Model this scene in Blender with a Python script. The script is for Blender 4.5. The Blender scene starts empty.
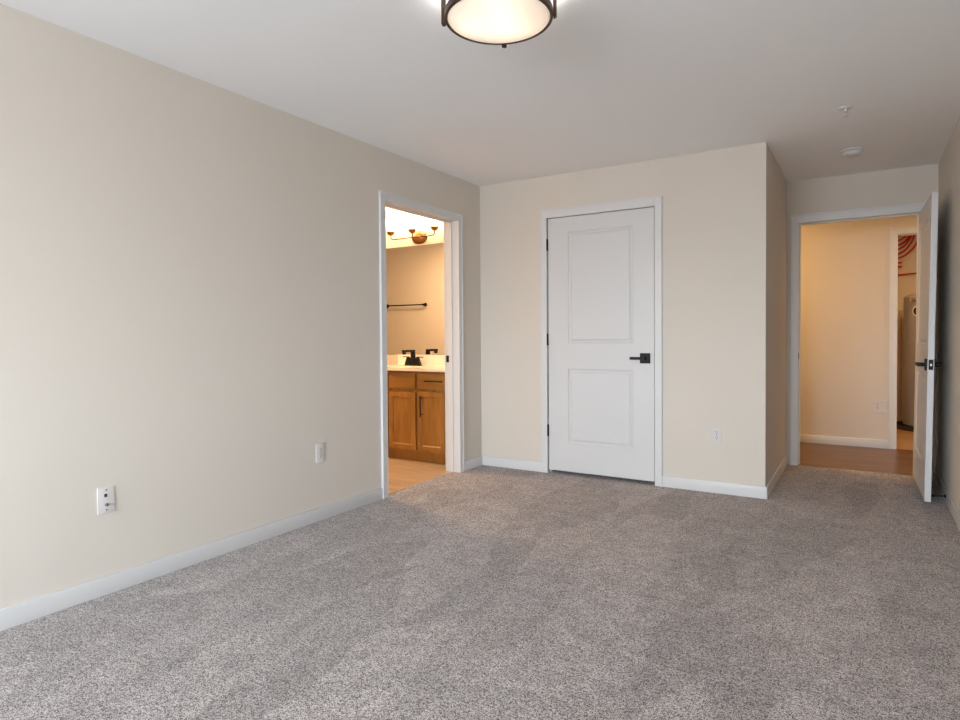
import bpy, bmesh, math, random
from mathutils import Vector, Matrix
random.seed(7)
scene = bpy.context.scene
COL = scene.collection
PI = math.pi

# ------------------------------------------------------------------ camera, world, lights, exposure
F_PX, CX, CY = 617.79, 487.96, 348.81
PITCH, ROLL, YAW = math.radians(-1.2195), math.radians(-0.3951), math.radians(31.2958)
cam_data = bpy.data.cameras.new('camera'); cam = bpy.data.objects.new('camera', cam_data); COL.objects.link(cam)
fw = Vector((-math.sin(YAW)*math.cos(PITCH), math.cos(YAW)*math.cos(PITCH), math.sin(PITCH)))
rt = Vector((math.cos(YAW), math.sin(YAW), 0)); up = rt.cross(fw)
r2 = rt*math.cos(ROLL) + up*math.sin(ROLL); u2 = -rt*math.sin(ROLL) + up*math.cos(ROLL)
m = Matrix((r2, u2, -fw)).transposed().to_4x4(); m.translation = Vector((2.8714, 0.0, 1.1362))
cam.matrix_world = m
cam_data.sensor_width = 36; cam_data.lens = F_PX/960*36
cam_data.shift_x = (480-CX)/960; cam_data.shift_y = (CY-360)/960
cam_data.clip_start = 0.02
scene.camera = cam

W = bpy.data.worlds.new('world'); scene.world = W; W.use_nodes = True
nt = W.node_tree; nt.nodes.clear()
o_ = nt.nodes.new('ShaderNodeOutputWorld'); b_ = nt.nodes.new('ShaderNodeBackground')
tc = nt.nodes.new('ShaderNodeTexCoord'); sx = nt.nodes.new('ShaderNodeSeparateXYZ')
rp = nt.nodes.new('ShaderNodeValToRGB'); mp = nt.nodes.new('ShaderNodeMapRange')
mp.inputs['From Min'].default_value = -1; mp.inputs['From Max'].default_value = 1
nt.links.new(tc.outputs['Generated'], sx.inputs[0]); nt.links.new(sx.outputs['Z'], mp.inputs['Value'])
nt.links.new(mp.outputs[0], rp.inputs[0]); nt.links.new(rp.outputs[0], b_.inputs[0]); nt.links.new(b_.outputs[0], o_.inputs[0])
e = rp.color_ramp.elements
e[0].position = 0.0; e[0].color = (.38, .40, .42, 1)          # ground outside
e[1].position = 1.0; e[1].color = (.70, .84, 1.0, 1)
x = e.new(.485); x.color = (.47, .49, .51, 1)
x = e.new(.515); x.color = (.86, .94, 1.0, 1)
b_.inputs[1].default_value = 39.0

WIN = (0.20, 2.80, 0.70, 2.10, -3.4)      # rear window: x0, x1, z0, z1, wall face y
WR = (-2.8, -1.6, 0.80, 2.00)              # right-hand window beside the camera: y0, y1, z0, z1

def area(name, loc, rot, sx_, sy_, power, col, portal=False):
    l = bpy.data.lights.new(name, 'AREA'); l.shape = 'RECTANGLE'; l.size = sx_; l.size_y = sy_
    l.energy = power; l.color = col
    if portal: l.cycles.is_portal = True
    o = bpy.data.objects.new(name, l); o.location = loc; o.rotation_euler = rot; COL.objects.link(o); return o
area('window_portal', ((WIN[0]+WIN[1])/2, WIN[4]-.19, (WIN[2]+WIN[3])/2), (PI/2, 0, 0), WIN[1]-WIN[0], WIN[3]-WIN[2], 1, (1,1,1), True)
area('window_portal_right', (3.36+.13, (WR[0]+WR[1])/2, (WR[2]+WR[3])/2), (PI/2, 0, PI/2), WR[1]-WR[0], WR[3]-WR[2], 1, (1,1,1), True)
area('hall_ceiling_lamp_light', (1.45, 6.6, 2.41), (0, 0, 0), .3, .3, 27, (1, .60, .24))
area('hall_ceiling_lamp_light', (4.5, 6.6, 2.41), (0, 0, 0), .3, .3, 17, (1, .60, .24))
area('utility_closet_lamp_light', (3.55, 7.75, 2.41), (0, 0, 0), .2, .2, 20, (1, .56, .23))
area('bathroom_ceiling_lamp_light', (-1.5, 3.9, 2.41), (0, 0, 0), .3, .3, 52, (1, .64, .34))

vs = scene.view_settings
scene.display_settings.display_device = 'sRGB'
vs.view_transform = 'Standard'; vs.look = 'None'; vs.gamma = 1; vs.exposure = 0.0; vs.use_curve_mapping = False
cy = scene.cycles
cy.max_bounces = 14; cy.diffuse_bounces = 8; cy.glossy_bounces = 5; cy.transmission_bounces = 8; cy.transparent_max_bounces = 8
cy.use_denoising = True; cy.denoising_prefilter = 'NONE'; cy.caustics_reflective = False; cy.caustics_refractive = False
cy.sample_clamp_indirect = 6

# ------------------------------------------------------------------ materials
def mat(name, col, rough=.5, metal=0, spec=.5, bump=None, var=None, emit=None):
    m = bpy.data.materials.new(name); m.use_nodes = True
    n, L = m.node_tree.nodes, m.node_tree.links
    p = n['Principled BSDF']
    p.inputs['Base Color'].default_value = (*col, 1); p.inputs['Roughness'].default_value = rough
    p.inputs['Metallic'].default_value = metal; p.inputs['Specular IOR Level'].default_value = spec
    t = n.new('ShaderNodeTexCoord')
    if var:
        sc, amt = var
        no = n.new('ShaderNodeTexNoise'); no.inputs['Scale'].default_value = sc; no.inputs['Detail'].default_value = 3
        L.new(t.outputs['Object'], no.inputs['Vector'])
        mx = n.new('ShaderNodeMixRGB'); mx.inputs[1].default_value = (*[c*(1-amt) for c in col], 1)
        mx.inputs[2].default_value = (*[min(1, c*(1+amt)) for c in col], 1)
        L.new(no.outputs[0], mx.inputs[0]); L.new(mx.outputs[0], p.inputs['Base Color'])
    if bump:
        sc, st = bump
        no = n.new('ShaderNodeTexNoise'); no.inputs['Scale'].default_value = sc; no.inputs['Detail'].default_value = 2
        L.new(t.outputs['Object'], no.inputs['Vector'])
        bp = n.new('ShaderNodeBump'); bp.inputs['Strength'].default_value = st; bp.inputs['Distance'].default_value = .002
        L.new(no.outputs[0], bp.inputs['Height']); L.new(bp.outputs[0], p.inputs['Normal'])
    if emit:
        p.inputs['Emission Color'].default_value = (*emit[0], 1); p.inputs['Emission Strength'].default_value = emit[1]
    return m

M = {}
M['paint'] = mat('beige_wall_paint', (.635, .59, .53), .75, spec=.25, bump=(260, .15), var=(1.5, .01))
M['ceil'] = mat('ceiling_paint', (.885, .91, .935), .9, spec=.1, bump=(180, .15))
M['trim'] = mat('white_trim_paint', (.65, .655, .665), .38, spec=.4)
M['door'] = mat('white_door_paint', (.62, .625, .635), .42, spec=.4, bump=(300, .06))
M['black'] = mat('black_metal', (.010, .009, .008), .5, metal=.2, spec=.3)
M['plate'] = mat('white_plastic', (.63, .615, .60), .55)
M['slot'] = mat('slot_dark', (.012, .012, .012), .6)
M['steel'] = mat('nickel', (.6, .58, .55), .25, metal=1)
M['bronze'] = mat('oil_rubbed_bronze', (.075, .045, .03), .35, metal=.8, var=(30, .2))
M['bronze2'] = mat('warm_bronze', (.23, .10, .035), .3, metal=.85, var=(30, .2))
M['top'] = mat('cultured_marble', (.90, .85, .78), .18, spec=.5, var=(6, .02))
M['heater'] = mat('grey_tank_paint', (.30, .28, .27), .35, spec=.5)
M['red'] = mat('red_pex', (.42, .015, .02), .35)
M['pan'] = mat('dark_pan', (.06, .045, .035), .5)
M['label'] = mat('sticker_white', (.7, .68, .64), .4)
M['brass'] = mat('brass_fitting', (.6, .45, .25), .3, metal=1)
M['pipe'] = mat('tan_pipe', (.55, .38, .20), .45)
M['mirror'] = mat('mirror_silver', (.93, .93, .92), .01, metal=1)
M['bulb'] = mat('lit_bulb', (1, .9, .75), .4, emit=((1, .68, .38), 35))
M['rubber'] = mat('white_rubber', (.7, .7, .68), .6)

def wood(name, c1, c2, sx=(1, 14, 14), rough=.4, plank=None, plank_var=.12):
    m = bpy.data.materials.new(name); m.use_nodes = True
    n, L = m.node_tree.nodes, m.node_tree.links; p = n['Principled BSDF']; p.inputs['Roughness'].default_value = rough
    t = n.new('ShaderNodeTexCoord'); mpn = n.new('ShaderNodeMapping'); mpn.inputs['Scale'].default_value = sx
    L.new(t.outputs['Object'], mpn.inputs[0])
    no = n.new('ShaderNodeTexNoise'); no.inputs['Scale'].default_value = 2.2; no.inputs['Detail'].default_value = 6; no.inputs['Distortion'].default_value = .6
    L.new(mpn.outputs[0], no.inputs['Vector'])
    r = n.new('ShaderNodeValToRGB'); r.color_ramp.elements[0].position = .3; r.color_ramp.elements[1].position = .72
    r.color_ramp.elements[0].color = (*c1, 1); r.color_ramp.elements[1].color = (*c2, 1)
    L.new(no.outputs[0], r.inputs[0]); out = r.outputs[0]
    if plank:
        br = n.new('ShaderNodeTexBrick'); br.inputs['Scale'].default_value = 1
        br.inputs['Brick Width'].default_value = plank[0]; br.inputs['Row Height'].default_value = plank[1]
        br.inputs['Mortar Size'].default_value = .0012; br.inputs['Mortar Smooth'].default_value = .1; br.offset = .37
        br.inputs['Color1'].default_value = (1-plank_var,)*3+(1,); br.inputs['Color2'].default_value = (1, 1, 1, 1)
        br.inputs['Mortar'].default_value = (.45, .4, .35, 1)
        L.new(t.outputs['Object'], br.inputs['Vector'])
        mx = n.new('ShaderNodeMixRGB'); mx.blend_type = 'MULTIPLY'; mx.inputs[0].default_value = 1
        L.new(out, mx.inputs[1]); L.new(br.outputs[0], mx.inputs[2]); out = mx.outputs[0]
    L.new(out, p.inputs['Base Color'])
    return m
M['cab'] = wood('maple_cabinet_stain', (.27, .125, .022), (.42, .21, .05), (9, 9, 1.2), .38)
M['cabh'] = wood('maple_cabinet_stain_cross', (.27, .125, .022), (.42, .21, .05), (1.2, 9, 9), .38)
M['hallwood'] = wood('hall_vinyl_plank', (.075, .036, .018), (.21, .115, .062), (1.2, 12, 1), .35, plank=(1.2, .18), plank_var=.2)
M['bathwood'] = wood('bath_vinyl_plank', (.46, .33, .21), (.64, .49, .35), (1.2, 10, 1), .4, plank=(1.2, .18))
M['utilwood'] = wood('closet_vinyl_plank', (.36, .22, .13), (.50, .34, .22), (1.2, 10, 1), .4, plank=(1.2, .18))

def carpet():
    m = bpy.data.materials.new('cut_pile_carpet'); m.use_nodes = True
    n, L = m.node_tree.nodes, m.node_tree.links; p = n['Principled BSDF']
    p.inputs['Roughness'].default_value = .95; p.inputs['Specular IOR Level'].default_value = .05
    p.inputs['Sheen Weight'].default_value = .15
    t = n.new('ShaderNodeTexCoord')
    def noise(scale, detail, rough=.5, vec=None, dist=0):
        q = n.new('ShaderNodeTexNoise'); q.inputs['Scale'].default_value = scale; q.inputs['Detail'].default_value = detail
        q.inputs['Roughness'].default_value = rough; q.inputs['Distortion'].default_value = dist
        L.new(vec or t.outputs['Object'], q.inputs['Vector']); return q.outputs[0]
    fine = noise(290, 2, .8)
    mid = noise(115, 3, .8)
    coarse = noise(42, 3, .85)
    av0 = n.new('ShaderNodeMixRGB'); av0.inputs[0].default_value = .30; L.new(mid, av0.inputs[1]); L.new(coarse, av0.inputs[2])
    av = n.new('ShaderNodeMixRGB'); av.inputs[0].default_value = .5; L.new(fine, av.inputs[1]); L.new(av0.outputs[0], av.inputs[2])
    r = n.new('ShaderNodeValToRGB'); r.color_ramp.elements[0].position = .458; r.color_ramp.elements[1].position = .542
    r.color_ramp.elements[0].color = (.055, .044, .043, 1); r.color_ramp.elements[1].color = (.585, .53, .517, 1)
    L.new(av.outputs[0], r.inputs[0])
    # nap: vacuum strokes and footprints lay the pile in different directions
    mpn = n.new('ShaderNodeMapping'); mpn.inputs['Rotation'].default_value = (0, 0, math.radians(6)); mpn.inputs['Scale'].default_value = (2.0, .65, 1)
    L.new(t.outputs['Object'], mpn.inputs[0])
    wn = n.new('ShaderNodeTexNoise'); wn.inputs['Scale'].default_value = 1.7; wn.inputs['Detail'].default_value = 2
    L.new(t.outputs['Object'], wn.inputs['Vector'])
    ad = n.new('ShaderNodeVectorMath'); ad.operation = 'MULTIPLY_ADD'; ad.inputs[1].default_value = (.35, .3, 0)
    L.new(wn.outputs['Color'], ad.inputs[0]); L.new(mpn.outputs[0], ad.inputs[2])
    vo = n.new('ShaderNodeTexVoronoi'); vo.inputs['Scale'].default_value = 2.0
    L.new(ad.outputs[0], vo.inputs['Vector'])
    sp = n.new('ShaderNodeSeparateColor'); L.new(vo.outputs['Color'], sp.inputs[0])
    blot = noise(9, 4, .7, dist=1.0)
    def mr(src, a, b, lo=0, hi=1):
        q = n.new('ShaderNodeMapRange'); q.inputs['From Min'].default_value = lo; q.inputs['From Max'].default_value = hi
        q.inputs['To Min'].default_value = a; q.inputs['To Max'].default_value = b; L.new(src, q.inputs[0]); return q.outputs[0]
    f = n.new('ShaderNodeMath'); f.operation = 'MULTIPLY'
    L.new(mr(sp.outputs[0], .85, 1.11), f.inputs[0]); L.new(mr(blot, .84, 1.18, .34, .66), f.inputs[1])
    mx = n.new('ShaderNodeVectorMath'); mx.operation = 'SCALE'
    L.new(r.outputs[0], mx.inputs[0]); L.new(f.outputs[0], mx.inputs['Scale'])
    L.new(mx.outputs[0], p.inputs['Base Color'])
    bp = n.new('ShaderNodeBump'); bp.inputs['Strength'].default_value = .5; bp.inputs['Distance'].default_value = .004
    L.new(fine, bp.inputs['Height']); L.new(bp.outputs[0], p.inputs['Normal'])
    return m
M['carpet'] = carpet()

def glassy(name, col, trans):
    m = bpy.data.materials.new(name); m.use_nodes = True
    n, L = m.node_tree.nodes, m.node_tree.links; n.clear()
    o = n.new('ShaderNodeOutputMaterial'); a = n.new('ShaderNodeBsdfTranslucent'); b = n.new('ShaderNodeBsdfDiffuse')
    c = n.new('ShaderNodeBsdfTransparent'); g = n.new('ShaderNodeBsdfGlossy'); g.inputs['Roughness'].default_value = .15
    for q in (a, b, c): q.inputs[0].default_value = (*col, 1)
    m1 = n.new('ShaderNodeMixShader'); m1.inputs[0].default_value = .35; L.new(a.outputs[0], m1.inputs[1]); L.new(b.outputs[0], m1.inputs[2])
    m2 = n.new('ShaderNodeMixShader'); m2.inputs[0].default_value = trans; L.new(m1.outputs[0], m2.inputs[1]); L.new(c.outputs[0], m2.inputs[2])
    m3 = n.new('ShaderNodeMixShader'); m3.inputs[0].default_value = .04; L.new(m2.outputs[0], m3.inputs[1]); L.new(g.outputs[0], m3.inputs[2])
    L.new(m3.outputs[0], o.inputs[0]); return m
M['diffuser'] = glassy('frosted_glass', (.95, .92, .88), .02)
M['drum'] = glassy('frosted_drum_glass', (.84, .82, .79), .0)
M['shade'] = glassy('seeded_shade_glass', (.97, .95, .92), .6)
gl = bpy.data.materials.new('window_glass'); gl.use_nodes = True
n, L = gl.node_tree.nodes, gl.node_tree.links; n.clear()
o = n.new('ShaderNodeOutputMaterial'); c = n.new('ShaderNodeBsdfTransparent'); g = n.new('ShaderNodeBsdfGlossy'); g.inputs['Roughness'].default_value = 0
mm = n.new('ShaderNodeMixShader'); mm.inputs[0].default_value = .06
L.new(c.outputs[0], mm.inputs[1]); L.new(g.outputs[0], mm.inputs[2]); L.new(mm.outputs[0], o.inputs[0]); M['glass'] = gl

# ------------------------------------------------------------------ mesh helpers
def B(): return bmesh.new()
def box(bm, x0, x1, y0, y1, z0, z1, bev=0, seg=2, mx=None):
    r = bmesh.ops.create_cube(bm, size=1)
    vs_ = r['verts']
    for v in vs_:
        v.co = Vector(((x0+x1)/2+v.co.x*(x1-x0), (y0+y1)/2+v.co.y*(y1-y0), (z0+z1)/2+v.co.z*(z1-z0)))
        if mx: v.co = mx @ v.co
    if bev:
        ed = list({e for v in vs_ for e in v.link_edges})
        bmesh.ops.bevel(bm, geom=ed, offset=bev, segments=seg, affect='EDGES', profile=.6)
def cyl(bm, p0, p1, r0, r1=None, seg=24):
    p0, p1 = Vector(p0), Vector(p1); d = p1-p0
    q = d.to_track_quat('Z', 'Y').to_matrix().to_4x4(); q.translation = (p0+p1)/2
    bmesh.ops.create_cone(bm, cap_ends=True, segments=seg, radius1=r0, radius2=r0 if r1 is None else r1, depth=d.length, matrix=q)
def lathe(bm, prof, origin=(0,0,0), axis='Z', seg=48):
    o = Vector(origin); rings = []
    for r, h in prof:
        ring = []
        for i in range(1 if r < 1e-6 else seg):
            a = 2*PI*i/seg
            c = Vector((r*math.cos(a), r*math.sin(a), h))
            if axis == '-Y': c = Vector((c.x, -h, c.y))
            ring.append(bm.verts.new(o+c))
        rings.append(ring)
    for a, b in zip(rings, rings[1:]):
        for i in range(seg):
            A, A2, Bb, B2 = a[i % len(a)], a[(i+1) % len(a)], b[i % len(b)], b[(i+1) % len(b)]
            vs_ = []
            for v in (A, A2, B2, Bb):
                if v not in vs_: vs_.append(v)
            if len(vs_) > 2: bm.faces.new(vs_)
def tube(bm, pts, r, seg=12):
    pts = [Vector(p) for p in pts]; rings = []
    for i, p in enumerate(pts):
        d = (pts[min(i+1, len(pts)-1)]-pts[max(i-1, 0)]).normalized()
        a = d.cross(Vector((0, 0, 1)));
        if a.length < .05: a = d.cross(Vector((0, 1, 0)))
        a.normalize(); b = d.cross(a).normalized()
        if i and (a.dot(rings[-1][1]) < 0): a, b = -a, -b
        rings.append(([bm.verts.new(p+a*r*math.cos(2*PI*k/seg)+b*r*math.sin(2*PI*k/seg)) for k in range(seg)], a))
    for (A, _), (C, _) in zip(rings, rings[1:]):
        for k in range(seg): bm.faces.new((A[k], A[(k+1) % seg], C[(k+1) % seg], C[k]))
    bm.faces.new(rings[0][0]); bm.faces.new(rings[-1][0])
def obj(name, bm, m, parent=None, smooth=False):
    bmesh.ops.recalc_face_normals(bm, faces=bm.faces)
    me = bpy.data.meshes.new(name); bm.to_mesh(me); bm.free(); me.materials.append(M[m] if isinstance(m, str) else m)
    if smooth:
        me.polygons.foreach_set('use_smooth', [True]*len(me.polygons)); me.set_sharp_from_angle(angle=math.radians(35))
    o = bpy.data.objects.new(name, me); COL.objects.link(o)
    if parent: o.parent = parent; o.matrix_parent_inverse = Matrix.Translation(-parent.location)
    return o
def struct(name, bm, m, smooth=False):
    o = obj(name, bm, m, None, smooth); o['kind'] = 'structure'; return o
def thing(name, label, cat, loc=(0, 0, 0), group=None):
    o = bpy.data.objects.new(name, None); COL.objects.link(o); o.location = loc; o.empty_display_size = .05
    o['label'] = label; o['category'] = cat
    if group: o['group'] = group
    return o
def tag(o, label, cat, group=None):
    o['label'] = label; o['category'] = cat
    if group: o['group'] = group
    return o

# ------------------------------------------------------------------ setting
H = 2.44; Y0 = 4.605; XB = 2.299; YE = 5.916; XR = 3.36; YH = 7.2; YM = 4.95
BK = -3.4
def wall(name, boxes, m='paint'):
    bm = B()
    for b in boxes: box(bm, *b)
    return struct(name, bm, m)
# carpet: bedroom + alcove + short tongue into each doorway
def floor(name, rects, m, z=0, t=.1):
    bm = B()
    for a in rects: box(bm, a[0], a[1], a[2], a[3], z-t, z)
    return struct(name, bm, m)
floor('floor', [(-.06, 0, 3.34, 4.24), (0, XB, BK, Y0+.06), (XB, XR, BK, YE+.012)], 'carpet')
floor('floor_bathroom', [(-4.2, -.06, 3.0, YM)], 'bathwood')
floor('floor_hall', [(.9, 5.2, YE+.012, YH+.03)], 'hallwood')
floor('floor_utility_closet', [(2.6, 4.6, YH+.03, 9.4)], 'utilwood')
floor('floor_closet', [(0, XB-.12, Y0+.06, YE)], 'carpet')
bm = B(); box(bm, -4.32, 5.32, BK-.2, 9.52, H, H+.12); struct('ceiling', bm, 'ceil')

LY0, LY1, LZ = 3.335, 4.246, 2.087             # bathroom opening
wall('wall_left', [(-.12, 0, BK-.2, LY0, 0, H), (-.12, 0, LY1, YE, 0, H), (-.12, 0, LY0, LY1, LZ, H)])
CX0, CX1, CZ = .646, 1.540, 2.094              # closet opening
wall('wall_far', [(0, CX0, Y0, Y0+.12, 0, H), (CX1, XB, Y0, Y0+.12, 0, H), (CX0, CX1, Y0, Y0+.12, CZ, H)])
wall('wall_alcove', [(XB-.12, XB, Y0+.12, YE, 0, H)])
EX0, EX1, EZ = 2.392, 3.242, 2.082             # entry opening
wall('wall_entry', [(-.12, EX0, YE, YE+.12, 0, H), (EX1, 5.2, YE, YE+.12, 0, H), (EX0, EX1, YE, YE+.12, EZ, H)])
wall('wall_right', [(XR, XR+.12, BK-.2, WR[0], 0, H), (XR, XR+.12, WR[1], YE, 0, H), (XR, XR+.12, WR[0], WR[1], 0, WR[2]), (XR, XR+.12, WR[0], WR[1], WR[3], H)])
wall('wall_rear', [(0, WIN[0], BK-.2, BK, 0, H), (WIN[1], XR, BK-.2, BK, 0, H), (WIN[0], WIN[1], BK-.2, BK, 0, WIN[2]), (WIN[0], WIN[1], BK-.2, BK, WIN[3], H)])
wall('wall_bathroom_mirror', [(-4.32, -.1201, YM, YM+.12, 0, H)])
wall('wall_bathroom_rear', [(-4.32, -.12, 2.88, 3.0, 0, H)])
wall('wall_bathroom_side', [(-4.32, -4.2, 3.0, YM, 0, H)])
UX0, UX1, UZ = 3.150, 3.96, 2.09
wall('wall_hall', [(.9, UX0, YH, YH+.12, 0, H), (UX1, 5.2, YH, YH+.12, 0, H), (UX0, UX1, YH, YH+.12, UZ, H)])
wall('wall_hall_end', [(.78, .9, YE+.12, YH+.12, 0, H)])
wall('wall_hall_side', [(5.2, 5.32, YE, YH+.12, 0, H)])
wall('wall_utility_left', [(2.48, 2.6, YH+.12, 9.4, 0, H)])
wall('wall_utility_right', [(4.6, 4.72, YH+.12, 9.4, 0, H)])
wall('wall_utility_rear', [(2.48, 4.72, 9.4, 9.52, 0, H)])

# baseboards
BH, BT = .0835, .014
def base(name, segs):
    bm = B()
    for (ax, a0, a1, f, s) in segs:            # ax: run axis, f: wall face, s: side the board stands on
        if ax == 'y': x0, x1 = sorted((f, f+s*BT)); box(bm, x0, x1, a0, a1, 0, BH, .003, 2)
        else: y0, y1 = sorted((f, f+s*BT)); box(bm, a0, a1, y0, y1, 0, BH, .003, 2)
    return struct(name, bm, 'trim', True)
CW = .058
base('baseboard_left', [('y', BK, LY0-CW, 0, 1), ('y', LY1+CW+.006, Y0, 0, 1)])
base('baseboard_far', [('x', BT, CX0-.053, Y0, -1), ('x', CX1+.053, XB+BT, Y0, -1)])
base('baseboard_alcove', [('y', Y0, YE, XB, 1)])
base('baseboard_right', [('y', BK, YE, XR, -1)])
base('baseboard_rear', [('x', BT, XR-BT, BK, 1)])
base('baseboard_hall', [('x', .9, UX0-.062, YH, -1), ('x', UX1+.062, 5.2, YH, -1)])
base('baseboard_bathroom', [('x', -4.2, -.12, 3.0, 1)])

# door casings and jambs
def casing(name, plane, face, side, a0, a1, zt, w, depth, wt=None, stop=True, both=True, rev=.006):
    """plane 'x': opening in a wall x=face, run along y; 'y': wall y=face, run along x. side: which way the room is"""
    wt = wt or w
    bm = B()
    def bx(a, b, d0, d1, z0, z1, bev=.002):
        d0, d1 = sorted((face+side*d0, face+side*d1))
        if plane == 'x': box(bm, d0, d1, a, b, z0, z1, bev, 1)
        else: box(bm, a, b, d0, d1, z0, z1, bev, 1)
    for d0, d1 in (((0, .016),) + (((-depth-.016, -depth),) if both else ())):
        bx(a0-w, a0-rev+.008, d0, d1, 0, zt+wt); bx(a1+rev-.008, a1+w, d0, d1, 0, zt+wt)
        bx(a0-rev+.008, a1+rev-.008, d0, d1, zt+rev-.008, zt+wt)
        q = .004 if d1 > 0 else -.004                            # raised outer bead of the casing profile
        e0, e1 = (d0, d1+q) if q > 0 else (d0+q, d1)
        bx(a0-w-.001, a0-w+.014, e0, e1, 0, zt+wt+.001); bx(a1+w-.014, a1+w+.001, e0, e1, 0, zt+wt+.001)
        bx(a0-w+.014, a1+w-.014, e0, e1, zt+wt-.014, zt+wt+.001)
    J = .016
    bx(a0-.002, a0+.001, -depth, .0, 0, zt, 0); bx(a1-.001, a1+.002, -depth, .0, 0, zt, 0); bx(a0, a1, -depth, .0, zt-.001, zt+.002, 0)
    return bm, bx
bm, bx = casing('trim_1', 'x', 0, 1, LY0, LY1, LZ, .056, .12, both=True)
bx(LY1-.012, LY1, -.085, -.05, 0, LZ); bx(LY0, LY0+.012, -.085, -.05, 0, LZ); bx(LY0+.012, LY1-.012, -.085, -.05, LZ-.012, LZ)
t1 = struct('trim_1', bm, 'trim')
bm = B(); box(bm, -.119, -.088, LY1-.0035, LY1-.001, .915, .972, .001, 1); box(bm, -.110, -.097, LY1-.0045, LY1-.0015, .928, .939); box(bm, -.110, -.097, LY1-.0045, LY1-.0015, .948, .959)
obj('strike_plate', bm, 'black', t1)
bm, bx = casing('trim_2', 'y', Y0, -1, CX0, CX1, CZ, .052, .12, wt=.068, both=True)
bx(CX0, CX0+.012, -.085, -.042, 0, CZ); bx(CX1-.012, CX1, -.085, -.042, 0, CZ); bx(CX0+.012, CX1-.012, -.085, -.042, CZ-.012, CZ)
t2 = struct('trim_2', bm, 'trim')
bm = B(); box(bm, CX1-.0035, CX1-.0008, Y0+.002, Y0+.034, .93, .98, .0008, 1); obj('strike_plate', bm, 'steel', t2)
bm, bx = casing('trim_3', 'y', YE, -1, EX0, EX1, EZ, .058, .12, wt=.066, both=True)
bx(EX0, EX0+.012, -.085, -.05, 0, EZ); bx(EX1-.012, EX1, -.085, -.05, 0, EZ); bx(EX0+.012, EX1-.012, -.085, -.05, EZ-.012, EZ)
t3 = struct('trim_3', bm, 'trim')
bm = B(); box(bm, EX0+.001, EX0+.0035, YE+.002, YE+.036, .915, .972, .001, 1); box(bm, EX0+.002, EX0+.0045, YE+.012, YE+.026, .93, .957); obj('strike_plate', bm, 'black', t3)
bm, bx = casing('trim_4', 'y', YH, -1, UX0, UX1, UZ, .062, .12, both=True)
struct('trim_4', bm, 'trim')

# rear window (behind the camera; the room's daylight)
bm = B(); x0, x1, z0, z1, yb = WIN
for a in ((x0, x0+.05, z0, z1), (x1-.05, x1, z0, z1), (x0+.05, x1-.05, z0, z0+.05), (x0+.05, x1-.05, z1-.05, z1), ((x0+x1)/2-.03, (x0+x1)/2+.03, z0+.05, z1-.05)):
    box(bm, a[0], a[1], yb-.14, yb-.09, a[2], a[3], .003, 1)
w1 = struct('window_1', bm, 'trim')
bm = B(); box(bm, x0+.05, x1-.05, yb-.118, yb-.112, z0+.05, z1-.05); obj('pane', bm, 'glass', w1)
bm = B(); box(bm, x0-.04, x1+.04, yb-.09, yb+.03, z0-.02, z0, .003, 1); obj('window_sill', bm, 'trim', w1)

bm = B(); y0, y1, z0, z1 = WR
for a in ((y0, y0+.05, z0, z1), (y1-.05, y1, z0, z1), (y0+.05, y1-.05, z0, z0+.05), (y0+.05, y1-.05, z1-.05, z1), ((y0+y1)/2-.03, (y0+y1)/2+.03, z0+.05, z1-.05)):
    box(bm, XR+.06, XR+.11, a[0], a[1], a[2], a[3], .003, 1)
w2 = struct('window_2', bm, 'trim')
bm = B(); box(bm, XR+.083, XR+.088, y0+.05, y1-.05, z0+.05, z1-.05); obj('pane', bm, 'glass', w2)
bm = B(); box(bm, XR-.03, XR+.06, y0-.04, y1+.04, z0-.02, z0, .003, 1); obj('window_sill', bm, 'trim', w2)

# ------------------------------------------------------------------ panel doors
def door_mesh(w, h, t, panels):
    """slab in local coords: x 0..w, y 0..t (faces at y=0 and y=t), z 0..h, recessed raised-field panels both sides"""
    bm = B()
    xs = [0, panels[0][0], panels[0][1], w]; zs = sorted({0, h, *[p[2] for p in panels], *[p[3] for p in panels]})
    isp = {(round(p[2], 4)) for p in panels}
    for y, s in ((0, 1), (t, -1)):
        for i in range(3):
            for j in range(len(zs)-1):
                a, b, c, d = xs[i], xs[i+1], zs[j], zs[j+1]
                if i == 1 and round(c, 4) in isp:
                    rings = []
                    for ins, dep in ((0, 0), (.004, .007), (.013, .011), (.021, .011), (.030, .003), (.037, .0022)):
                        rings.append([bm.verts.new((X, y+s*dep, Z)) for X, Z in ((a+ins, c+ins), (b-ins, c+ins), (b-ins, d-ins), (a+ins, d-ins))])
                    for r1, r2_ in zip(rings, rings[1:]):
                        for k in range(4): bm.faces.new((r1[k], r1[(k+1) % 4], r2_[(k+1) % 4], r2_[k]))
                    bm.faces.new(rings[-1])
                else:
                    bm.faces.new([bm.verts.new((X, y, Z)) for X, Z in ((a, c), (b, c), (b, d), (a, d))])
    for a, b in (((0, 0), (0, t)), ((w, t), (w, 0))):
        bm.faces.new([bm.verts.new(v) for v in ((a[0], a[1], 0), (b[0], b[1], 0), (b[0], b[1], h), (a[0], a[1], h))])
    for z in (0, h): bm.faces.new([bm.verts.new(v) for v in ((0, 0, z), (w, 0, z), (w, t, z), (0, t, z))])
    bmesh.ops.remove_doubles(bm, verts=bm.verts, dist=1e-5)
    return bm
def lever(bm, c, n, d, L=.118):
    """square rose at c, outward normal n, lever pointing along d"""
    c, n, d = Vector(c), Vector(n), Vector(d); z = Vector((0, 0, 1))
    mx = Matrix((d, n, z)).transposed().to_4x4(); mx.translation = c
    box(bm, -.037, .037, 0, .009, -.037, .037, .0015, 1, mx)
    cyl(bm, mx @ Vector((0, .008, 0)), mx @ Vector((0, .050, 0)), .0135, seg=20)
    box(bm, -.012, L, .040, .054, -.0085, .0085, .002, 2, mx)

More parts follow.
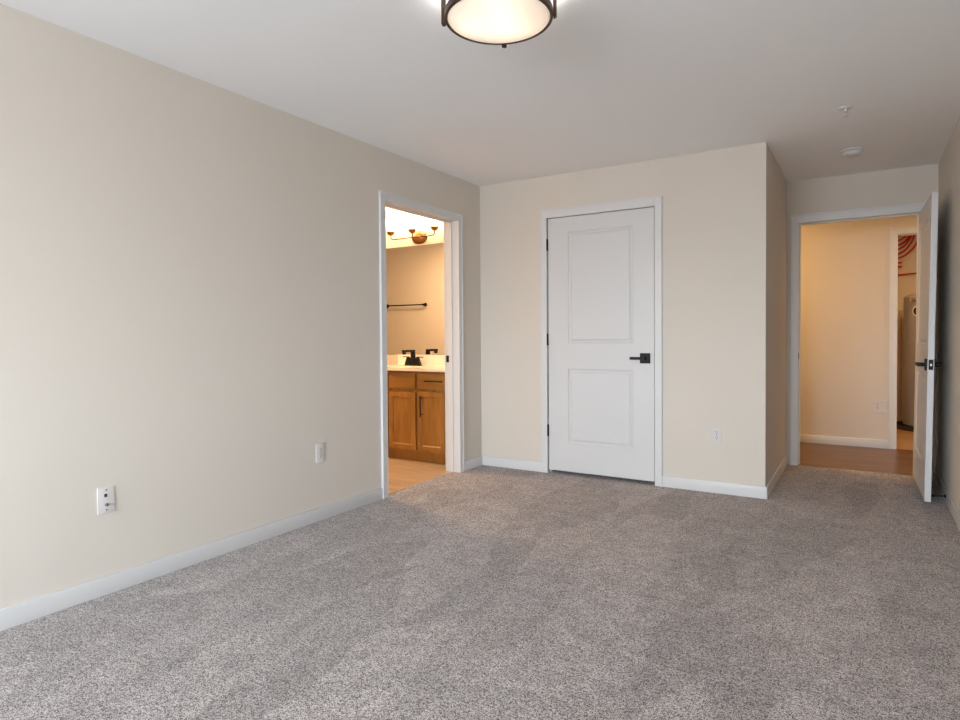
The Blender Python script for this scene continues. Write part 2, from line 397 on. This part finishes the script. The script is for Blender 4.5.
# closet door
dw, dh = .874, 2.060
bm = door_mesh(dw, dh, .035, [(.174, .711, .232, .837), (.174, .711, 1.042, 1.939)])
bmesh.ops.translate(bm, verts=bm.verts, vec=(CX0+.010, Y0+.002, .028))
d1 = struct('door_1', bm, 'door')
bm = B(); lever(bm, (CX1-.078, Y0+.0015, .957), (0, -1, 0), (-1, 0, 0), .102); cyl(bm, (CX1-.076, Y0-.055, .957), (CX1-.076, Y0-.0555, .957), .006)
obj('door_handle', bm, 'black', d1, True)
for z in (1.875, 1.100, .352):
    bm = B(); cyl(bm, (CX0+.003, Y0-.008, z-.047), (CX0+.003, Y0-.008, z+.047), .0075, seg=16)
    box(bm, CX0+.0015, CX0+.0085, Y0-.008, Y0+.03, z-.045, z+.045)
    cyl(bm, (CX0+.003, Y0-.008, z+.047), (CX0+.003, Y0-.008, z+.052), .005, seg=12)
    obj('hinge', bm, 'black', d1, True)

# entry door, standing open along the right wall
dl = .905
bm = door_mesh(dl, 2.035, .035, [(.155, .75, .235, .83), (.155, .75, 1.04, 1.90)])
hx, hy = 3.243, 5.880                                    # hinge corner (wall side)
lx, ly = 3.2565, 4.972                                   # leading corner
ang = math.atan2(ly-hy, lx-hx)
MX = Matrix.Translation((hx, hy, .018)) @ Matrix.Rotation(ang, 4, 'Z')
# local x runs hinge -> leading edge, local +y must face +x world (towards the wall) so slab hangs on the -x side
MXs = MX @ Matrix.Translation((0, -.035, 0))
LEAN = Matrix.Rotation(math.radians(.75), 4, 'Y')          # the open slab hangs slightly out of plumb
MX = Matrix.Translation((lx, ly, 0)) @ LEAN @ Matrix.Translation((-lx, -ly, 0)) @ MX
MXs = MX @ Matrix.Translation((0, -.035, 0))
bmesh.ops.transform(bm, matrix=MXs, verts=bm.verts)
d2 = struct('door_2', bm, 'door')
dv = (MX.to_3x3() @ Vector((1, 0, 0))); nv = (MX.to_3x3() @ Vector((0, 1, 0)))
for s in (0, -.035):
    bm = B(); c = MX @ Vector((dl-.068, s, .905)); nn = nv if s == 0 else -nv
    lever(bm, c, nn, -dv if True else dv, .112)
    obj('door_handle', bm, 'black', d2, True)
bm = B(); box(bm, dl+.0002, dl+.0022, -.030, -.005, .873, .940, .0006, 1, MX); obj('latch_plate', bm, 'black', d2)
bm = B(); box(bm, dl+.002, dl+.010, -.024, -.012, .898, .914, .0015, 1, MX); lp = obj('latch_bolt', bm, 'steel', d2)
for z in (1.80, 1.02, .20):
    bm = B(); cyl(bm, (hx+.006, hy+.012, z-.045), (hx+.006, hy+.012, z+.045), .0065, seg=16); obj('hinge', bm, 'black', d2, True)

# door stop on the right baseboard
t = thing('door_stop', 'black rod door stop on the baseboard behind the open entry door', 'door stop', (XR-BT, 5.08, .040))
bm = B(); cyl(bm, (XR-BT-.0005, 5.08, .045), (XR-BT-.007, 5.08, .045), .013, .009); cyl(bm, (XR-BT-.006, 5.08, .045), (XR-BT-.068, 5.06, .045), .005)
obj('rod', bm, 'black', t, True)
bm = B(); cyl(bm, (XR-BT-.068, 5.06, .045), (XR-BT-.080, 5.056, .045), .008); obj('bumper', bm, 'black', t, True)

# ------------------------------------------------------------------ wall plates
def plate_x(bm, yc, zc, w=.072, h=.117): box(bm, .0003, .006, yc-w/2, yc+w/2, zc-h/2, zc+h/2, .0018, 2)
t = thing('cable_wall_plate', 'white cable jack wall plate, the one on the left wall nearest the camera', 'wall plate', (0, 1.447, .415))
bm = B(); plate_x(bm, 1.447, .42); obj('cover_plate', bm, 'plate', t, True)
bm = B(); box(bm, .006, .0068, 1.439, 1.451, .433, .447); obj('phone_port', bm, 'slot', t)
bm = B(); cyl(bm, (.0055, 1.447, .399), (.010, 1.447, .399), .0075, seg=6); cyl(bm, (.010, 1.447, .399), (.017, 1.447, .399), .0048); obj('coax_jack', bm, 'steel', t, True)
bm = B(); cyl(bm, (.0169, 1.447, .399), (.0174, 1.447, .399), .0036); obj('coax_opening', bm, 'slot', t, True)
for z in (.464, .376):
    bm = B(); cyl(bm, (.006, 1.447, z), (.0069, 1.447, z), .0032); obj('screw', bm, 'steel', t, True)

def outlet(label, origin, axis, name='duplex_outlet', w=.070, gangs=1):
    """axis: function local (u along wall to the right seen from the room, d out of the wall, z)"""
    t = thing(name, label, 'outlet', origin)
    O = Vector(origin); U, D = axis; U, D = Vector(U), Vector(D); Z = Vector((0, 0, 1))
    mx = Matrix((U, D, Z)).transposed().to_4x4(); mx.translation = O
    bm = B(); box(bm, -w/2, w/2, .0003, .0055, -.0575, .0575, .0018, 2, mx); obj('cover_plate', bm, 'plate', t, True)
    u0 = 0 if gangs == 1 else -w/4
    for z in (-.0195, .0195):
        bm = B(); box(bm, u0-.0165, u0+.0165, .005, .0072, z-.014, z+.014, .002, 2, mx); r = obj('receptacle', bm, 'plate', t, True)
        bm = B()
        box(bm, u0-.0078, u0-.0052, .0071, .0078, z+.0005, z+.009, 0, 1, mx); box(bm, u0+.0052, u0+.0078, .0071, .0078, z+.0005, z+.009, 0, 1, mx)
        cyl(bm, mx @ Vector((u0, .0071, z-.007)), mx @ Vector((u0, .0078, z-.007)), .0030, seg=12)
        s = obj('slots', bm, 'slot', t); s.parent = r; s.matrix_parent_inverse = Matrix.Identity(4)
    bm = B(); cyl(bm, mx @ Vector((u0, .0055, 0)), mx @ Vector((u0, .0062, 0)), .003); obj('screw', bm, 'steel', t, True)
    if gangs == 2:
        u0 = w/4
        bm = B(); box(bm, u0-.016, u0+.016, .005, .0080, -.033, .033, .002, 2, mx); obj('rocker_switch', bm, 'plate', t, True)
    return t
outlet('white electrical outlet plate low on the left wall, just left of the bathroom doorway', (0, 2.713, .42), ((0, 1, 0), (1, 0, 0)))
outlet('white duplex outlet on the far wall, right of the white closet door', (1.980, Y0, .415), ((1, 0, 0), (0, -1, 0)), w=.062)
outlet('white outlet plate on the hallway wall beside the utility closet casing', (3.022, YH, .415), ((1, 0, 0), (0, -1, 0)), w=.115, gangs=2)

# ------------------------------------------------------------------ flush ceiling light
LC = Vector((1.712, 2.000)); vd = math.atan2(LC.y, LC.x-2.8714)
t = thing('flush_ceiling_light', 'round bronze framed flush ceiling light with frosted glass, at top of view', 'ceiling light', (LC.x, LC.y, H))
o3 = (LC.x, LC.y, 0)
bm = B(); lathe(bm, [(0, H-.0005), (.12, H-.0005), (.12, H-.022), (.112, H-.028), (0, H-.028)], o3); obj('canopy', bm, 'bronze', t, True)
bm = B(); lathe(bm, [(.180, H-.030), (.183, H-.030), (.183, 2.312), (.180, 2.312), (.180, H-.030)], o3, seg=64); obj('glass_drum', bm, 'drum', t, True)
bm = B(); pr = [(.1885*math.sin(a), 2.308-.020*math.cos(a)) for a in [i*PI/2/10 for i in range(11)]]
lathe(bm, pr + [(.186, 2.3115), (.0, 2.292)], o3, seg=64); obj('glass_bottom', bm, 'diffuser', t, True)
bm = B(); lathe(bm, [(.1895, 2.304), (.198, 2.304), (.200, 2.306), (.200, 2.328), (.197, 2.330), (.1895, 2.330), (.1895, 2.304)], o3, seg=96); obj('frame_ring', bm, 'bronze', t, True)
for k in range(4):
    a = vd + PI/2*k - math.radians(6)
    mx = Matrix.Translation((LC.x, LC.y, 0)) @ Matrix.Rotation(a, 4, 'Z')
    bm = B(); box(bm, .2002, .2135, -.0085, .0085, 2.300, H-.0005, .001, 1, mx); box(bm, .110, .2135, -.0085, .0085, H-.007, H-.0006, .001, 1, mx)
    s = obj('strap', bm, 'bronze', t)
    bm = B(); cyl(bm, mx @ Vector((.205, 0, 2.302)), mx @ Vector((.205, 0, 2.294)), .0025, seg=12); q = obj('strap_screw', bm, 'bronze', s, True)
for k in range(3):
    a = vd + 1.2 + k*2*PI/3
    p = Vector((LC.x+.085*math.cos(a), LC.y+.085*math.sin(a), 2.365))
    bm = B(); bmesh.ops.create_uvsphere(bm, u_segments=16, v_segments=10, radius=.022, matrix=Matrix.Translation(p)); bo = obj('bulb', bm, 'bulb', t, True)
    l = bpy.data.lights.new('ceiling_bulb_light', 'POINT'); l.energy = 42; l.color = (1, .97, .93); l.shadow_soft_size = .024
    lo = bpy.data.objects.new('ceiling_bulb_light', l); lo.location = p - Vector((0, 0, 0.0)); COL.objects.link(lo)
    bo.visible_shadow = True

# ------------------------------------------------------------------ alcove ceiling devices
t = thing('smoke_detector', 'round white smoke detector on the ceiling before the entry doorway', 'smoke detector', (2.795, 5.13, H))
o3 = (2.795, 5.13, 0)
bm = B(); lathe(bm, [(0, H-.0005), (.068, H-.0005), (.068, H-.008), (.064, H-.012), (0, H-.012)], o3); obj('mounting_base', bm, 'plate', t, True)
bm = B(); lathe(bm, [(0, H-.014), (.058, H-.014), (.060, H-.020), (.056, H-.034), (.046, H-.042), (.02, H-.045), (0, H-.045)], o3); obj('cover', bm, 'plate', t, True)
bm = B(); lathe(bm, [(.0, H-.0115), (.056, H-.0115), (.056, H-.0145), (0, H-.0145)], o3); obj('vent_gap', bm, 'slot', t, True)
t = thing('fire_sprinkler', 'small pendent fire sprinkler head on the ceiling, nearer than the smoke detector', 'sprinkler', (2.776, 4.15, H))
o3 = (2.776, 4.15, 0)
bm = B(); lathe(bm, [(0, H-.0005), (.036, H-.0005), (.036, H-.003), (.028, H-.008), (.014, H-.012), (0, H-.012)], o3); obj('escutcheon', bm, 'plate', t, True)
bm = B(); cyl(bm, (2.776, 4.15, H-.012), (2.776, 4.15, H-.024), .009)
for s in (-1, 1): tube(bm, [(2.776+s*.008, 4.15, H-.022), (2.776+s*.012, 4.15, H-.034), (2.776+s*.003, 4.15, H-.048)], .0022, 8)
obj('frame', bm, 'plate', t, True)
bm = B(); lathe(bm, [(0, H-.048), (.013, H-.048), (.014, H-.050), (0, H-.051)], o3, seg=24); obj('deflector', bm, 'steel', t, True)

# ------------------------------------------------------------------ bathroom
YF = 4.39; VX0, VX1 = -1.195, -.122
t = thing('vanity_cabinet', 'brown stained wood bathroom vanity cabinet with black bar pulls', 'vanity', (-.66, 4.67, 0))
bm = B(); box(bm, VX0, VX1, YF+.020, YF+.040, .095, .822); box(bm, VX0, VX0+.016, YF+.040, YM-.002, .095, .822); box(bm, VX1-.016, VX1, YF+.040, YM-.002, .095, .822)
box(bm, VX0+.016, VX1-.016, YF+.040, YM-.002, .095, .115); box(bm, VX0+.01, VX1, YF+.060, YM-.002, 0, .095)
obj('body', bm, 'cab', t)
def shaker(x0, x1, z0, z1, name='door', mt='cab', fr=.044):
    bm = B(); yb, yf = YF+.019, YF
    # frame: stiles and rails with a recessed centre and a sloped inner edge
    rings = []
    for ins, dep in ((0, .0), (fr, 0), (fr+.007, .007), (fr+.010, .008)):
        rings.append([bm.verts.new((X, yf+dep, Z)) for X, Z in ((x0+ins, z0+ins), (x1-ins, z0+ins), (x1-ins, z1-ins), (x0+ins, z1-ins))])
    back = [bm.verts.new((X, yb, Z)) for X, Z in ((x0, z0), (x1, z0), (x1, z1), (x0, z1))]
    for r1, r2_ in zip([back]+rings, rings):
        for k in range(4): bm.faces.new((r1[k], r1[(k+1) % 4], r2_[(k+1) % 4], r2_[k]))
    bm.faces.new(rings[-1]); bm.faces.new(back)
    return obj(name, bm, mt, t)
def slab(x0, x1, z0, z1, name):
    bm = B(); box(bm, x0, x1, YF, YF+.019, z0, z1, .004, 2); return obj(name, bm, 'cabh', t, True)
def pull(parent, p0, p1):
    bm = B(); p0, p1 = Vector(p0), Vector(p1); d = (p1-p0).normalized(); y = Vector((0, -.030, 0))
    cyl(bm, p0+y, p1+y, .0062, seg=14)
    for q in (p0+d*.022, p1-d*.022): cyl(bm, q, q+y, .0048, seg=12)
    return obj('handle', bm, 'black', parent, True)
dA = shaker(-1.185, -.885, .108, .630); pull(dA, (-.925, YF, .42), (-.925, YF, .60))
dB = shaker(-.874, -.565, .108, .630)
slab(-.874, -.565, .663, .806, 'drawer_front'); slab(-1.185, -.885, .663, .806, 'drawer_front')
dC = shaker(-.540, -.246, .108, .640); pull(dC, (-.488, YF, .415), (-.488, YF, .605))
dr = slab(-.540, -.246, .666, .806, 'drawer'); pull(dr, (-.440, YF, .738), (-.250, YF, .738))

t = thing('countertop', 'cream one-piece vanity top with backsplash on the wood vanity', 'countertop', (-.66, 4.65, .82))
bm = B()
SX, SY = -.87, 4.60
# slab with an oval bowl cut: ring strips from the outer rectangle to the oval, then the bowl
N = 40; outer, inner = [], []
x0, x1, y0, y1 = VX0-.012, VX1+.0005, 4.362, YM-.002
for i in range(N):
    a = 2*PI*i/N; c, s = math.cos(a), math.sin(a)
    ex, ey = SX+.20*c, SY+.145*s; inner.append((ex, ey))
    tx = ((x1-SX)/c if c > 1e-9 else (x0-SX)/c if c < -1e-9 else 1e9); ty = ((y1-SY)/s if s > 1e-9 else (y0-SY)/s if s < -1e-9 else 1e9)
    k = min(tx, ty); outer.append((SX+k*c, SY+k*s))
for cxn, cyn in ((x0, y0), (x0, y1), (x1, y0), (x1, y1)):
    j = min(range(N), key=lambda q: (outer[q][0]-cxn)**2+(outer[q][1]-cyn)**2); outer[j] = (cxn, cyn)
ZT = .846
vo = [bm.verts.new((*q, ZT)) for q in outer]; vi = [bm.verts.new((*q, ZT)) for q in inner]; vb = [bm.verts.new((*q, .824)) for q in outer]
prev = vi
for i in range(N):
    j = (i+1) % N; bm.faces.new((vo[i], vo[j], vi[j], vi[i])); bm.faces.new((vo[i], vo[j], vb[j], vb[i]))
for sc_, dz in ((.97, .02), (.9, .07), (.7, .115), (.35, .13), (.1, .132)):
    nx = [bm.verts.new((SX+(q[0]-SX)*sc_, SY+(q[1]-SY)*sc_, ZT-dz)) for q in inner]
    for i in range(N): bm.faces.new((prev[i], prev[(i+1) % N], nx[(i+1) % N], nx[i]))
    prev = nx
bm.faces.new(prev)
obj('counter', bm, 'top', t, True)
bm = B(); box(bm, x0, x1, YM-.022, YM-.0015, ZT-.001, .950, .002, 2); obj('backsplash', bm, 'top', t, True)
bm = B(); lathe(bm, [(0, ZT-.130), (.020, ZT-.130), (.022, ZT-.128), (0, ZT-.127)], (SX, SY, 0), seg=20); obj('drain', bm, 'black', t, True)

# faucet
FX, FY = -.925, 4.82
t = thing('bathroom_faucet', 'black two-handle centerset faucet on the cream vanity top', 'faucet', (FX, FY, ZT))
def grow(bm, k=1.12):
    for v in bm.verts: v.co = Vector((FX, FY, ZT))+(v.co-Vector((FX, FY, ZT)))*k
def frustum(bm, x0, x1, y0, y1, z0, X0, X1, Y0_, Y1, z1):
    a = [bm.verts.new(v) for v in ((x0, y0, z0), (x1, y0, z0), (x1, y1, z0), (x0, y1, z0))]
    b = [bm.verts.new(v) for v in ((X0, Y0_, z1), (X1, Y0_, z1), (X1, Y1, z1), (X0, Y1, z1))]
    for k in range(4): bm.faces.new((a[k], a[(k+1) % 4], b[(k+1) % 4], b[k]))
    bm.faces.new(a); bm.faces.new(b)
bm = B(); frustum(bm, FX-.080, FX+.080, FY-.027, FY+.027, ZT+.0003, FX-.074, FX+.074, FY-.022, FY+.022, ZT+.014); grow(bm); obj('base_plate', bm, 'black', t)
for s in (-1, 1):
    bm = B(); c = FX+s*.052
    frustum(bm, c-.026, c+.026, FY-.022, FY+.022, ZT+.013, c-.011, c+.011, FY-.011, FY+.011, ZT+.072)
    box(bm, *sorted((c-s*.010, c+s*.058)), FY-.008, FY+.008, ZT+.072, ZT+.080, .001, 1); grow(bm); obj('handle', bm, 'black', t)
bm = B(); frustum(bm, FX-.020, FX+.020, FY-.018, FY+.020, ZT+.013, FX-.014, FX+.014, FY-.014, FY+.014, ZT+.125)
box(bm, FX-.015, FX+.015, FY-.135, FY+.015, ZT+.120, ZT+.140, .003, 2); box(bm, FX-.012, FX+.012, FY-.134, FY-.108, ZT+.100, ZT+.122, .003, 2)
grow(bm); obj('spout', bm, 'black', t)

# mirror above the vanity
bm = B(); box(bm, -1.44, -.34, YM-.007, YM-.0008, .953, 2.045)
tag(obj('vanity_mirror', bm, 'mirror'), 'frameless rectangular wall mirror above the vanity backsplash', 'mirror')

# vanity light
PX, PZ = -.928, 2.122
t = thing('vanity_light', 'three-arm bronze vanity light with lit glass shades above the bathroom mirror', 'wall light', (PX, YM, PZ))
bm = B(); lathe(bm, [(0, 0), (.066, 0), (.066, .008), (.055, .016), (.030, .022), (0, .024)], (PX, YM-.0005, PZ), '-Y'); 
for v in bm.verts: v.co.x = PX+(v.co.x-PX)*1.45
obj('backplate', bm, 'bronze2', t, True)
YL = YM-.12
bm = B(); tube(bm, [(PX, YM-.02, PZ), (PX, YM-.07, PZ-.006), (PX, YL, PZ-.014)], .007); s_ = .272
ce = PX
obj('stem', bm, 'bronze2', t, True)
bm = B()
pts = []
for q in [(-s_, .052), (-s_, .020), (-s_+.004, -.004), (-s_+.018, -.014), (-s_+.06, -.016), (0, -.014), (s_-.06, -.016), (s_-.018, -.014), (s_-.004, -.004), (s_, .020), (s_, .052)]:
    pts.append((ce+q[0], YL, PZ+q[1]))
tube(bm, pts, .0058); tube(bm, [(ce, YL, PZ-.014), (ce, YL, PZ+.04)], .0058)
obj('arm', bm, 'bronze', t, True)
for k in (-1, 0, 1):
    o3 = (ce+k*s_, YL, PZ+.030)
    bm = B(); lathe(bm, [(0, -.004), (.014, -.004), (.030, .008), (.039, .026), (.039, .036), (0, .036)], o3, seg=24); soc = obj('lamp_socket', bm, 'bronze2', t, True)
    bm = B(); lathe(bm, [(.024, .037), (.036, .050), (.046, .09), (.050, .15), (.0485, .15), (.0445, .09), (.034, .052), (.022, .039), (.024, .037)], o3, seg=32); sh = obj('glass_shade', bm, 'shade', t, True)
    bm = B(); bmesh.ops.create_uvsphere(bm, u_segments=16, v_segments=12, radius=.027, matrix=Matrix.Translation(Vector(o3)+Vector((0, 0, .090)))); cyl(bm, Vector(o3)+Vector((0, 0, .037)), Vector(o3)+Vector((0, 0, .07)), .013)
    obj('bulb', bm, 'bulb', t, True)
    l = bpy.data.lights.new('vanity_bulb_light', 'POINT'); l.energy = 12; l.color = (1, .68, .38); l.shadow_soft_size = .03
    lo = bpy.data.objects.new('vanity_bulb_light', l); lo.location = Vector(o3)+Vector((0, 0, .155)); COL.objects.link(lo)

# towel bar on the opposite wall, seen in the mirror
ty = 3.0; tz = 1.572; tx0, tx1 = -3.00, -2.32
t = thing('towel_bar', 'black towel bar on the bathroom wall, seen reflected in the vanity mirror', 'towel bar', ((tx0+tx1)/2, ty, tz))
bm = B(); cyl(bm, (tx0, ty+.06, tz), (tx1, ty+.06, tz), .009, seg=16); obj('rail', bm, 'black', t, True)
for xx in (tx0, tx1):
    bm = B(); cyl(bm, (xx, ty+.0005, tz), (xx, ty+.012, tz), .026); cyl(bm, (xx, ty+.011, tz), (xx, ty+.07, tz), .014); obj('wall_post', bm, 'black', t, True)

# ------------------------------------------------------------------ utility closet seen past the open door
HXc, HYc, HR = 3.545, 8.85, .27
t = thing('water_heater', 'grey cylindrical water heater in the utility closet across the hall', 'water heater', (HXc, HYc, .0))
bm = B(); lathe(bm, [(0, .05), (HR-.01, .05), (HR, .06), (HR, 1.55), (HR-.02, 1.575), (HR-.09, 1.595), (0, 1.60)], (HXc, HYc, 0), seg=64); obj('tank', bm, 'heater', t, True)
for s in (-1, 1):
    bm = B(); cyl(bm, (HXc+s*.10, HYc-.02, 1.59), (HXc+s*.10, HYc-.02, 1.70), .013); cyl(bm, (HXc+s*.10, HYc-.02, 1.62), (HXc+s*.10, HYc-.02, 1.65), .018); obj('pipe_fitting', bm, 'brass', t, True)
bm = B(); cyl(bm, (HXc-.14, HYc-.20, 1.50), (HXc-.22, HYc-.26, 1.52), .012); cyl(bm, (HXc-.215, HYc-.262, 1.50), (HXc-.215, HYc-.262, 1.545), .012); obj('relief_valve', bm, 'brass', t, True)
def sticker(a0, z0, ra, rz, rr):
    bm = B(); ring = []
    for i in range(20):
        q = 2*PI*i/20; a = math.radians(a0)+ra*math.cos(q)/rr; ring.append(bm.verts.new((HXc+rr*math.cos(a), HYc+rr*math.sin(a), z0+rz*math.sin(q))))
    bm.faces.new(ring); return bm
lb = obj('label_sticker', sticker(236, 1.385, .05, .062, HR+.004), 'label', t)
obj('label_mark', sticker(236, 1.385, .038, .045, HR+.006), 'slot', lb)
bm = B(); lathe(bm, [(0, .001), (.33, .001), (.345, .055), (.350, .055), (.338, .0), (.338, .0)], (HXc, HYc, 0.002), seg=48)
tag(obj('drain_pan', bm, 'pan', None, True), 'dark round drain pan under the grey water heater', 'drain pan')
YU = 9.37
k = (YU)/8.5
def up_(x, z): return (2.8714+(x-2.8714)*k, 1.1362+(z-1.1362)*k)
def wall_pt(px, py):                        # point on the closet's rear wall plane, from its measured grid
    return up_(3.194+(px-897)*.00941, 2.244-(py-236)*.01139)
curves = [[(889, 238), (897, 236.8), (902, 235.2), (906, 232.5)],
          [(889, 243), (897, 241.2), (902.5, 239), (906.5, 236), (908.2, 232)],
          [(889, 247), (897, 245.6), (903.5, 243.4), (907.2, 239.8), (909.3, 235.5), (910, 231)],
          [(889, 251.5), (897, 250), (904, 246.8), (908.5, 241.5), (911.5, 236), (912.5, 231)],
          [(889, 255.5), (897, 254.4), (904, 251.6), (909.5, 246), (913.5, 239), (915, 232)],
          [(889, 260), (897, 258.8), (904, 256.6), (910, 252.2), (915.5, 246.5), (919, 239), (920, 232)]]
for i, cv in enumerate(curves):
    P = [Vector((a[0], YU-.026*(i % 2), a[1])) for a in (wall_pt(*q) for q in cv)]
    P = [P[0]]+P+[P[-1]]; pts = []
    for a, b, c, d in zip(P, P[1:], P[2:], P[3:]):
        for q in range(5):
            u = q/5; pts.append(.5*((2*b)+(c-a)*u+(2*a-5*b+4*c-d)*u*u+(3*b-a-3*c+d)*u**3))
    pts = [p for p in pts if p.z < H-.012]
    bm = B(); tube(bm, pts, .0115, 10)
    place = ['uppermost', 'second from the top', 'third from the top', 'fourth from the top', 'fifth from the top', 'lowest'][i]
    tag(obj('water_pipe', bm, 'red', None, True), 'curved red water pipe in the utility closet, %s of six' % place, 'pipe', 'curved red water pipes')
for i, z in enumerate((1.936, 1.89)):
    bm = B(); a = up_(3.15, z); b = up_(3.243, z+.002); tube(bm, [(a[0], YU, a[1]), (b[0], YU, b[1])], .011, 10)
    tag(obj('pipe_stub', bm, 'red', None, True), 'short dark red pipe stub below the curved pipes, the %s of the two' % ('upper', 'lower')[i], 'pipe', 'short red pipe stubs')
bm = B(); a = up_(3.13, 1.792); b = up_(3.60, 1.825); tube(bm, [(a[0], YU, a[1]), (b[0], YU, b[1])], .0105, 10)
tag(obj('water_pipe', bm, 'red', None, True), 'straight horizontal red water pipe above the water heater', 'pipe')
bm = B(); a = up_(3.238, .1); tube(bm, [(a[0]-.005, YU-.03, .03), (a[0]-.005, YU-.03, 1.42)], .016, 12); cyl(bm, (a[0]-.005, YU-.03, .01), (a[0]-.005, YU-.03, .05), .022)
tag(obj('drain_pipe', bm, 'pipe', None, True), 'tan vertical pipe left of the water heater in the closet', 'pipe')
